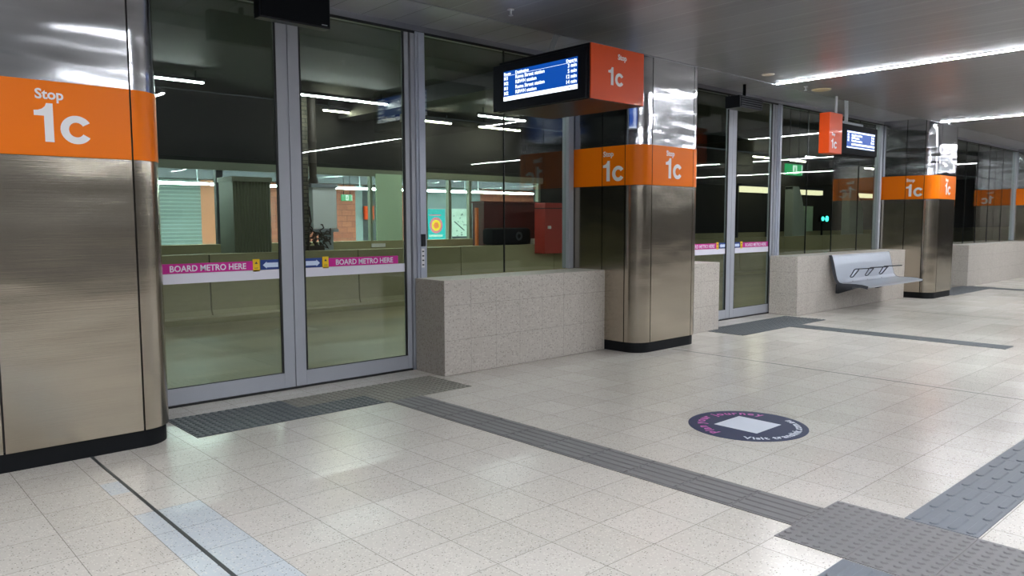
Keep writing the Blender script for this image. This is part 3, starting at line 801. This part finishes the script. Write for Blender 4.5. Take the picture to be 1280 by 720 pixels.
op = MB().box(9.68, 10.04, 4.60, 4.74, 2.20, 2.715, 0.004).build('orange_block', 'orange_sign', e)
put_letters(op, (9.735, 4.599, 2.262), (9.745, 4.598, 2.425), (1, 0, 0), 0.122, 0.050)
MB().cyl((9.99, 4.67, 2.71), (9.99, 4.67, 2.952), 0.017, 12).build('hanger_pole', 'conduit', e, smooth=True)
MB().box(9.94, 10.9, 4.70, 4.80, 2.62, 2.66, 0.004).build('mounting_rail', 'palegrey', e)
for k in range(2):
    MB().tube([(10.42 + 0.05 * k, 4.74, 2.655), (10.44 + 0.05 * k, 4.745, 2.75), (10.42 + 0.06 * k, 4.750, 2.96)], 0.014, 8).build('conduit', 'conduit', e, smooth=True)

# --- monitors above the doors
def monitor(x0, x1, y0, y1, z0, z1, label, louvre=False):
    e = empty('door_monitor', ((x0 + x1) / 2, (y0 + y1) / 2, z0), label, 'monitor')
    MB().box(x0, x1, y0 + 0.01, y1, z0, z1, 0.006).build('housing', 'black', e)
    MB().box(x0 + 0.012, x1 - 0.012, y0 + 0.004, y0 + 0.012, z0 + 0.012, z1 - 0.012).build('face_panel', 'blacksat', e)
    if louvre:
        for k in range(5):
            z = z0 + 0.02 + k * (z1 - z0 - 0.04) / 4
            MB().box(x0 + 0.01, x1 - 0.01, y0 - 0.012, y0 + 0.006, z - 0.004, z + 0.004).build('louvre', 'fardark', e)
    else:
        MB().box(x1 - 0.075, x1 - 0.03, y0 + 0.001, y0 + 0.004, z0 + 0.018, z0 + 0.024).build('maker_mark', 'palegrey', e)
    MB().cyl(((x0 + x1) / 2, (y0 + y1) / 2, z1 - 0.005), ((x0 + x1) / 2, (y0 + y1) / 2, 3.052), 0.02, 12).build('hanger', 'blacksat', e, smooth=True)
monitor(2.385, 2.935, 5.20, 5.30, 2.757, 2.99, 'black monitor hanging above the nearest glass doors, cut by the top edge')
monitor(8.56, 9.08, 5.20, 5.42, 2.735, 2.885, 'dark slatted unit hanging above the second glass doors', True)

# door intercom on the post
e = empty('card_reader', (4.04, 5.62, 0.92), 'black card reader with pale plate on the post right of first doors', 'card reader')
MB().box(4.022, 4.062, 5.600, 5.624, 1.115, 1.225, 0.004).build('reader_body', 'black', e)
MB().box(4.026, 4.058, 5.618, 5.624, 0.925, 1.095, 0.002).build('notice_plate', 'letter', e)
for z in (1.07, 1.03, 0.99, 0.95): MB().box(4.032, 4.052, 5.616, 5.618, z - 0.006, z + 0.006).build('printed_symbol', 'ink', e)

# ================================================================== BENCH
e = empty('bench', (12.1, 5.0, 0), 'pale grey metal bench with three armrests fixed to the low wall', 'bench')
prof = [(5.165, 0.825), (5.150, 0.800), (5.120, 0.690), (5.092, 0.560), (5.068, 0.470), (5.035, 0.428), (4.985, 0.415), (4.90, 0.417), (4.80, 0.418), (4.70, 0.410), (4.62, 0.395)]
def sheet(pts, th):
    P = [Vector(p) for p in pts]; lo = []
    for i, p in enumerate(P):
        d = (P[min(i + 1, len(P) - 1)] - P[max(i - 1, 0)]).normalized(); nrm = Vector((d.y, -d.x))
        if nrm.y > 0: nrm = -nrm
        if abs(d.y) > 0.7: nrm = Vector((abs(d.y), -abs(d.x) if d.x < 0 else -abs(d.x))).normalized(); nrm = Vector((abs(nrm.x), nrm.y * 0.4))
        lo.append(p + nrm * th)
    return [(p.x, p.y) for p in P] + [(p.x, p.y) for p in reversed(lo)]
BX0, BX1 = 11.06, 13.12
pf = sheet(prof, 0.030)
cut = 6
MB().prism(sheet(prof[:6], 0.026), 0, BX0 + 0.012, BX1 - 0.012).build('backrest', 'bench', e)
MB().prism(sheet(prof[5:], 0.026), 0, BX0 + 0.012, BX1 - 0.012).build('seat', 'bench', e)
pe = sheet([(y + 0.002, z + 0.004) for y, z in prof], 0.044)
for a in (BX0, BX1 - 0.012): MB().prism(pe, 0, a, a + 0.012).build('end_frame', 'bench_edge', e)
MB().box(BX0 + 0.02, BX1 - 0.02, 4.86, 4.95, 0.345, 0.388, 0.004).build('support_beam', 'bench_edge', e)
for x in (11.35, 12.75):
    MB().prism([(5.22, 0.38), (5.22, 0.24), (5.18, 0.24), (4.90, 0.34), (4.90, 0.38)], 0, x, x + 0.03).build('bracket', 'bench_edge', e)
for x in (11.50, 12.02, 12.54):
    b = MB(); b.tube([(x, 5.07, 0.43), (x, 5.085, 0.49), (x, 5.06, 0.515), (x, 5.015, 0.600), (x, 4.99, 0.612), (x, 4.73, 0.636)], 0.008, 8)
    b.tube([(x, 5.085, 0.49), (x, 5.05, 0.488), (x, 5.03, 0.495), (x, 4.955, 0.592), (x, 4.95, 0.612)], 0.008, 8); b.box(x - 0.02, x + 0.02, 5.03, 5.085, 0.418, 0.432); b.build('armrest', 'arm', e, smooth=True)

# ================================================================== BUSWAY AND FAR PLATFORM
def roadlight(x0, x1, y, z, mat, label):
    e = empty('road_light', ((x0 + x1) / 2, y, z), label, 'ceiling light', 'strip lights over the busway')
    MB().box(x0, x1, y - 0.024, y + 0.024, z + 0.010, z + 0.03, 0.003).build('light_tube', mat, e)
    MB().box(x0 - 0.02, x1 + 0.02, y - 0.05, y + 0.05, z + 0.03, z + 0.08).box(x0 + 0.1, x0 + 0.12, y - 0.01, y + 0.01, z + 0.08, 3.552).box(x1 - 0.12, x1 - 0.1, y - 0.01, y + 0.01, z + 0.08, 3.552).build('light_batten', 'fardark', e)
for x0, x1, y, m_, lb in (
    (5.85, 7.58, 11.57, 'roadlamp', 'longest white strip light over the busway, seen through the right door leaf'),
    (9.69, 10.9, 11.57, 'roadlamp', 'white strip light over the busway below the departure board'),
    (7.09, 8.05, 12.9, 'roadlamp_y', 'short warm strip light over the busway, seen through the right door leaf'),
    (9.23, 10.03, 12.9, 'roadlamp_y', 'short warm strip light just right of the first door post'),
    (10.82, 12.0, 12.9, 'roadlamp_y', 'warm strip light over the busway, low behind the first window'),
    (22.4, 23.3, 13.1, 'roadlamp_y', 'warm strip light behind the second glass doors'),
    (24.8, 25.8, 13.1, 'roadlamp_y', 'warm strip light left behind the bench window'),
    (23.7, 24.3, 12.0, 'roadlamp', 'small white strip light left behind the bench window'),
    (30.7, 32.0, 13.1, 'roadlamp_y', 'warm strip light behind the second pane above the bench'),
    (32.8, 33.9, 13.1, 'roadlamp_y', 'warm strip light behind the last pane above the bench'),
    (3.2, 4.4, 11.57, 'roadlamp', 'white strip light peeping out right of the nearest column')):
    roadlight(x0, x1, y, 3.36, m_, lb)
for i, x in enumerate((-4, 0.2, 4.4, 8.6, 12.8, 17.0, 21.2, 25.4)):  # added lamps, hidden above the door heads, to brighten the busway
    roadlight(x, x + 2.6, 6.35, 3.42, 'roadlamp', 'added fill strip light, unseen high over the busway edge, number %s from the left' % ('one', 'two', 'three', 'four', 'five', 'six', 'seven', 'eight')[i])
for x, w_, lb in ((8.1, 0.22, 'small white ceiling camera over the busway, left of the pair'), (8.52, 0.20, 'small white ceiling camera over the busway, right of the pair')):
    e = empty('road_camera', (x, 12.4, 3.3), lb, 'camera')
    MB().box(x, x + w_, 12.4, 12.55, 3.26, 3.29).box(x, x + 0.03, 12.4, 12.55, 3.29, 3.44).build('bracket', 'offwhite', e)
    MB().cyl((x + w_ * 0.6, 12.36, 3.36), (x + w_ * 0.6, 12.56, 3.36), 0.055, 16).build('camera_body', 'whitepanel', e, smooth=True)
    MB().cyl((x + 0.015, 12.48, 3.43), (x + 0.015, 12.48, 3.552), 0.012, 8).build('hanger', 'offwhite', e)
# far platform strip lights (two long rows seen through the far glass)
def farlight(x0, x1, y, z, label):
    e = empty('far_strip_light', ((x0 + x1) / 2, y, z), label, 'ceiling light', 'strip lights on the far platform')
    MB().box(x0, x1, y - 0.04, y + 0.04, z, z + 0.035, 0.003).build('light_tube', 'farlamp', e)
    MB().box(x0, x1, y - 0.012, y + 0.012, z + 0.035, z + 0.06).box(x0 + .2, x0 + .215, y - .01, y + .01, z + .06, 2.622).box(x1 - .215, x1 - .2, y - .01, y + .01, z + .06, 2.622).build('light_batten', 'palegrey', e)
for i, (a, b_) in enumerate(((2.0, 6.1), (6.15, 9.9), (9.95, 13.1), (13.15, 16.2))):
    farlight(a, b_, 16.0, 2.10, 'long white strip light hanging in the far platform, %s along its row' % ('first', 'second', 'third', 'fourth')[i])
for i, (a, b_) in enumerate(((4.0, 7.0), (9.0, 12.0), (14.0, 17.0))):
    farlight(a, b_, 14.6, 2.52, 'high strip light near the far glass, %s from the left' % ('first', 'second', 'third')[i])

# far glass wall posts and panes
for x, w_ in ((5.26, 0.12), (8.37, 0.05), (9.73, 0.06), (10.36, 0.07), (10.94, 0.07), (13.10, 0.07)):
    struct(MB().box(x, x + w_, 13.42, 13.52, 0.95, 2.36).build('trim_far_post', 'farframe' if x > 6 else 'fardark'))
struct(MB().box(4.25, 13.1, 13.46, 13.468, 0.956, 2.36).build('window_far', 'farglass'))
tag(MB().box(8.455, 9.077, 13.33, 13.355, 0.956, 2.30).build('green_panel', 'greenpanel'), 'tall pale green panel on the far platform, behind the right door leaf', 'panel')
tag(MB().box(8.30, 8.62, 13.280, 13.302, 0.83, 0.90).build('number_plate', 'letter'), 'small white plate on the far concrete ledge', 'plate')

# posters on the far wall
def poster(x0, x1, z0, z1, label, kind_):
    e = empty('poster', ((x0 + x1) / 2, 17.96, z0), label, 'poster')
    MB().box(x0 - 0.02, x1 + 0.02, 17.965, 18.0, z0 - 0.02, z1 + 0.02).build('poster_frame', 'palegrey', e)
    MB().box(x0, x1, 17.955, 17.965, z0, z1).build('poster_sheet', {'c': 'cyan', 'm': 'posterwhite', 'b': 'bluenotice'}[kind_], e)
    if kind_ == 'c':
        c = ((x0 + x1) / 2 - 0.02, z0 + (z1 - z0) * 0.5)
        for i, (r0, r1, m_) in enumerate(((0.16, 0.23, 'posterpink'), (0.09, 0.16, 'yellow'), (0.0, 0.09, 'posterorange'))):
            MB().ring(c, r0 + 0.0001, min(r1, (x1 - x0) / 2 * 0.95), 1, 17.948 - i * 0.001, 17.954, 24).build('printed_ring', m_, e)
        MB().box(x0 + 0.05, x1 - 0.15, 17.950, 17.954, z0 + (z1 - z0) * 0.80, z0 + (z1 - z0) * 0.83).build('printed_text', 'posterpink', e)
        MB().box(x0 + 0.03, x1 - 0.1, 17.950, 17.954, z0 + 0.14, z0 + 0.20).build('printed_band', 'posterwhite', e)
    if kind_ == 'm':
        b = MB(); rnd = random.Random(3)
        for i in range(16):
            u, v = x0 + 0.05 + rnd.random() * (x1 - x0 - 0.1), z0 + 0.1 + rnd.random() * (z1 - z0 - 0.2)
            b.box(u, u + 0.03, 17.951, 17.954, v, v + 0.03)
        b.prism([(x0 + 0.08, z0 + 0.55), (x0 + 0.10, z0 + 0.57), (x1 - 0.08, z0 + 0.30), (x1 - 0.10, z0 + 0.28)], 1, 17.951, 17.954)
        b.box(x0, x1, 17.951, 17.954, z0, z0 + 0.12)
        b.build('printed_map', 'ink', e)
    if kind_ == 'b':
        b = MB()
        for k in range(3): b.box(x0 + 0.06, x1 - 0.06, 17.951, 17.954, z0 + 0.08 + k * 0.09, z0 + 0.11 + k * 0.09)
        b.build('printed_text', 'posterwhite', e)
poster(13.10, 13.72, 0.76, 1.70, 'cyan poster with yellow and pink rings behind the first window', 'c')
poster(13.97, 14.53, 0.78, 1.71, 'white map poster, right of the cyan ringed poster', 'm')
poster(7.49, 7.80, 0.76, 1.70, 'narrow cyan poster seen through the left door leaf', 'c')
poster(15.54, 15.94, 1.44, 1.78, 'dark blue notice board on the far orange wall', 'b')
poster(14.78, 14.98, 0.90, 1.24, 'small blue notice on the far grey wall', 'b')
tag(MB().box(11.0, 11.28, 17.9, 17.99, 1.40, 1.76, 0.01).build('orange_sign', 'orange_sign'), 'small square orange sign hung on the dark far recess', 'sign')

# exit signs
def exit_sign(x0, x1, y, z0, z1, ztop, label):
    e = empty('exit_sign', ((x0 + x1) / 2, y, z0), label, 'exit sign', 'green exit signs')
    MB().box(x0, x1, y, y + 0.05, z0, z1, 0.004).build('sign_box', 'exitgreen', e)
    w_, h = x1 - x0, z1 - z0; cx_, cz = (x0 + x1) / 2, (z0 + z1) / 2
    b = MB().box(cx_ - w_ * 0.13, cx_ + w_ * 0.13, y - 0.003, y, z0 + h * 0.1, z0 + h * 0.9).box(x1 - w_ * 0.07, x1 - w_ * 0.02, y - 0.003, y, z0 + h * 0.08, z0 + h * 0.92)
    b.build('doorway_symbol', 'exitwhite', e)
    b = MB().cyl((cx_, y - 0.006, cz + h * 0.24), (cx_, y - 0.003, cz + h * 0.24), h * 0.07, 12)
    b.prism([(cx_ - w_ * .04, cz + h * .15), (cx_ + w_ * .05, cz + h * .15), (cx_ + w_ * .03, cz - h * .05), (cx_ + w_ * .08, cz - h * .28), (cx_ + w_ * .05, cz - h * .3), (cx_, cz - h * .1), (cx_ - w_ * .07, cz - h * .28), (cx_ - w_ * .1, cz - h * .25), (cx_ - w_ * .03, cz)], 1, y - 0.006, y - 0.003)
    b.build('running_figure', 'exitgreen', e)
    MB().box(cx_ - w_ * .3, cx_ - w_ * .3 + 0.012, y + 0.02, y + 0.03, z1, ztop).box(cx_ + w_ * .3, cx_ + w_ * .3 + 0.012, y + 0.02, y + 0.03, z1, ztop).build('hanger', 'blacksat', e)
exit_sign(13.12, 13.70, 7.0, 2.165, 2.365, 3.552, 'green exit sign hanging behind the window left of the far departure board')
exit_sign(9.28, 9.56, 16.12, 1.83, 1.98, 2.622, 'small green exit sign on the far platform, behind the right door leaf')

# pier, pipe, enclosure and cable tangle on the road median
tag(MB().box(6.09, 6.33, 12.1, 12.4, -0.15, 3.552).build('stone_pier', 'stone'), 'rough stone block pier just right of the door meeting stiles', 'pier')
e = empty('dark_pipe', (6.5, 12.25, 1.9), 'dark vertical pipe ending above the white enclosure', 'pipe')
MB().cyl((6.47, 12.2, 2.03), (6.47, 12.2, 3.553), 0.065, 16).build('pipe_tube', 'darkpipe', e, smooth=True)
MB().cyl((6.47, 12.2, 2.0), (6.47, 12.2, 2.08), 0.085, 16).cyl((6.47, 12.2, 2.7), (6.47, 12.2, 2.74), 0.08, 16).build('pipe_collar', 'darkpipe', e, smooth=True)
e = empty('white_enclosure', (6.62, 12.2, 1.2), 'white equipment enclosure behind the right door leaf', 'enclosure')
MB().box(6.40, 6.86, 12.10, 12.40, 1.22, 1.93, 0.01).build('enclosure_body', 'whitepanel', e)
MB().box(6.37, 6.88, 12.08, 12.42, 1.93, 1.99, 0.006).build('enclosure_lid', 'palegrey', e)
MB().box(6.38, 6.88, 12.08, 12.42, 1.16, 1.215, 0.006).build('enclosure_base', 'palegrey', e)
MB().box(6.62, 6.80, 12.14, 12.34, 0.84, 1.16).build('enclosure_leg', 'palegrey', e)
b = MB(); rnd = random.Random(11)
for i in range(26):
    p = [Vector((6.22 + rnd.random() * 0.42, 12.02 + rnd.random() * 0.1, 0.86 + rnd.random() * 0.3))]
    for k in range(6):
        p.append(p[-1] + Vector(((rnd.random() - .5) * 0.16, (rnd.random() - .5) * 0.04, (rnd.random() - .45) * 0.14)))
    for q in p: q.z = max(q.z, 0.865); q.x = min(max(q.x, 6.2), 6.7); q.y = min(max(q.y, 11.98), 12.06)
    b.tube(p, 0.012, 5)
b.box(6.25, 6.55, 12.0, 12.06, 0.852, 0.93)
b.tube([(6.26, 12.03, 0.9), (6.28, 12.04, 1.2), (6.33, 12.05, 1.35), (6.30, 12.05, 1.6)], 0.014, 6)
tag(b.build('cable_tangle', 'cabledark', smooth=True), 'tangle of dark cables on the barrier beneath the white enclosure', 'cables', kind='stuff')
# fluted column
b = MB(); n = 26; pts = []
for i in range(n):
    x = 5.10 + (6.0 - 5.10 - 0.25) * i / (n - 1); pts.append((x, 12.32 + (0.025 if i % 2 else 0.0)))
b.prism(pts + [(5.75, 12.9), (5.10, 12.9)], 2, -0.15, 2.0)
b.box(5.08, 5.77, 12.30, 12.92, 2.0, 2.08)
tag(b.build('fluted_pier', 'fluted'), 'grey green fluted pier seen through the left door leaf', 'pier')

# red cabinets on the barrier
e = empty('red_cabinet', (11.9, 11.5, 0.6), 'bright red cabinet fixed to the barrier face, behind the first window', 'cabinet')
MB().box(11.30, 12.75, 11.38, 11.69, 0.66, 1.72, 0.008).build('cabinet_body', 'red', e)
MB().box(11.28, 12.77, 11.365, 11.70, 1.60, 1.615).build('lid_seam', 'dark', e)
t = MB()
for (u, v) in ((12.13, 1.36), (12.30, 1.36), (12.24, 1.26), (12.18, 1.16), (12.30, 1.16)):
    t.box(u + 0.1, u + 0.21, 11.372, 11.38, v, v + 0.04)
t.build('printed_marks', 'letter', e)
MB().box(11.38, 11.46, 11.35, 11.38, 1.18, 1.24, 0.004).build('handle', 'letter', e)
e = empty('dark_red_cabinet', (10.9, 12.2, 0.9), 'dark red cabinet with black hose unit in front, left of the red cabinet', 'cabinet')
MB().box(10.35, 12.0, 12.22, 12.6, -0.15, 1.72, 0.01).build('cabinet_body', 'darkred', e)
MB().box(10.33, 12.02, 12.20, 12.62, 1.72, 1.76).build('cabinet_lid', 'darkred', e)
e = empty('black_unit', (10.7, 12.05, 0.85), 'rounded black unit standing on the barrier before the dark red cabinet', 'equipment')
MB().box(10.22, 11.32, 11.80, 12.15, 0.851, 1.20, 0.07).build('unit_body', 'blacksat', e, smooth=True)
MB().ring((10.95, 1.03), 0.05, 0.09, 1, 11.785, 11.80, 24).build('hose_coupling', 'ink', e)
tag(MB().cyl((11.42, 11.85, 0.851), (11.42, 11.85, 0.97), 0.07, 18, 0.055).build('white_bollard', 'offwhite', smooth=True), 'small off-white cap standing on the barrier beside the red cabinet', 'cap')
tag(MB().box(10.22, 10.27, 12.30, 12.36, -0.15, 1.62).build('marker_post', 'posterorange'), 'thin orange marker post left of the dark red cabinet', 'post')

# shelters far down the road
def shelter(xf, w_, x1, label, lz=2.28):
    e = empty('bus_shelter', (xf, 13.2, 0.85), label, 'shelter', 'shelters with lit fascias far down the busway')
    pr = [(xf, -0.15), (xf + w_ * 1.15, -0.15), (xf + w_ * 1.15, 0.85), (xf + w_ * 1.1, 1.6), (xf + w_ * 0.8, 2.15), (xf + w_ * 0.5, 2.5), (xf, 2.5)]
    MB().prism(pr, 1, 12.95, 13.25).build('side_fin', 'fin', e)
    MB().box(xf + w_ * 0.55, x1, 13.0, 13.2, lz, lz + 0.16).build('lit_fascia', 'yellowlamp', e)
    MB().box(xf, x1, 12.98, 13.25, lz + 0.16, lz + 0.24).build('roof', 'fardark', e)
shelter(24.75, 0.75, 27.0, 'bus shelter with lit fascia behind the bench window, left one', 2.24)
shelter(29.1, 1.1, 32.8, 'bus shelter with lit fascia behind the bench window, right one', 2.22)
e = empty('bus_shelter', (22.5, 13.2, 0.85), 'bus shelter with lit fascia behind the second glass doors', 'shelter', 'shelters with lit fascias far down the busway')
MB().box(21.6, 23.5, 13.0, 13.2, 2.24, 2.42).build('lit_fascia', 'yellowlamp', e)
MB().box(21.5, 23.6, 12.98, 13.3, 2.42, 2.50).build('roof', 'fardark', e)
for x in (21.5, 23.5): MB().box(x, x + 0.08, 13.1, 13.25, -0.15, 2.42).build('shelter_post', 'fardark', e)
tag(MB().box(26.0, 26.9, 13.3, 13.36, 0.95, 1.85).build('pale_door', 'greenpanel'), 'pale green doorway inside the left bus shelter', 'door panel')
for x, z, lb in ((32.6, 1.62, 'bright teal signal light behind the window above the bench'), (27.5, 1.40, 'faint teal light behind the second doors')):
    e = empty('signal_light', (x, 13.1, z), lb, 'signal light')
    MB().box(x - 0.34, x + 0.34, 13.12, 13.22, z - 0.12, z + 0.12, 0.02).build('light_housing', 'blacksat', e)
    for dx in (-0.22, 0.1): MB().cyl((x + dx, 13.12, z), (x + dx, 13.09, z), 0.075 if dx < 0 else 0.10, 20).build('lens', 'teal', e, smooth=True)
    MB().box(x - 0.03, x + 0.03, 13.22, 13.27, -0.15, z + 0.05).build('pole', 'blacksat', e)
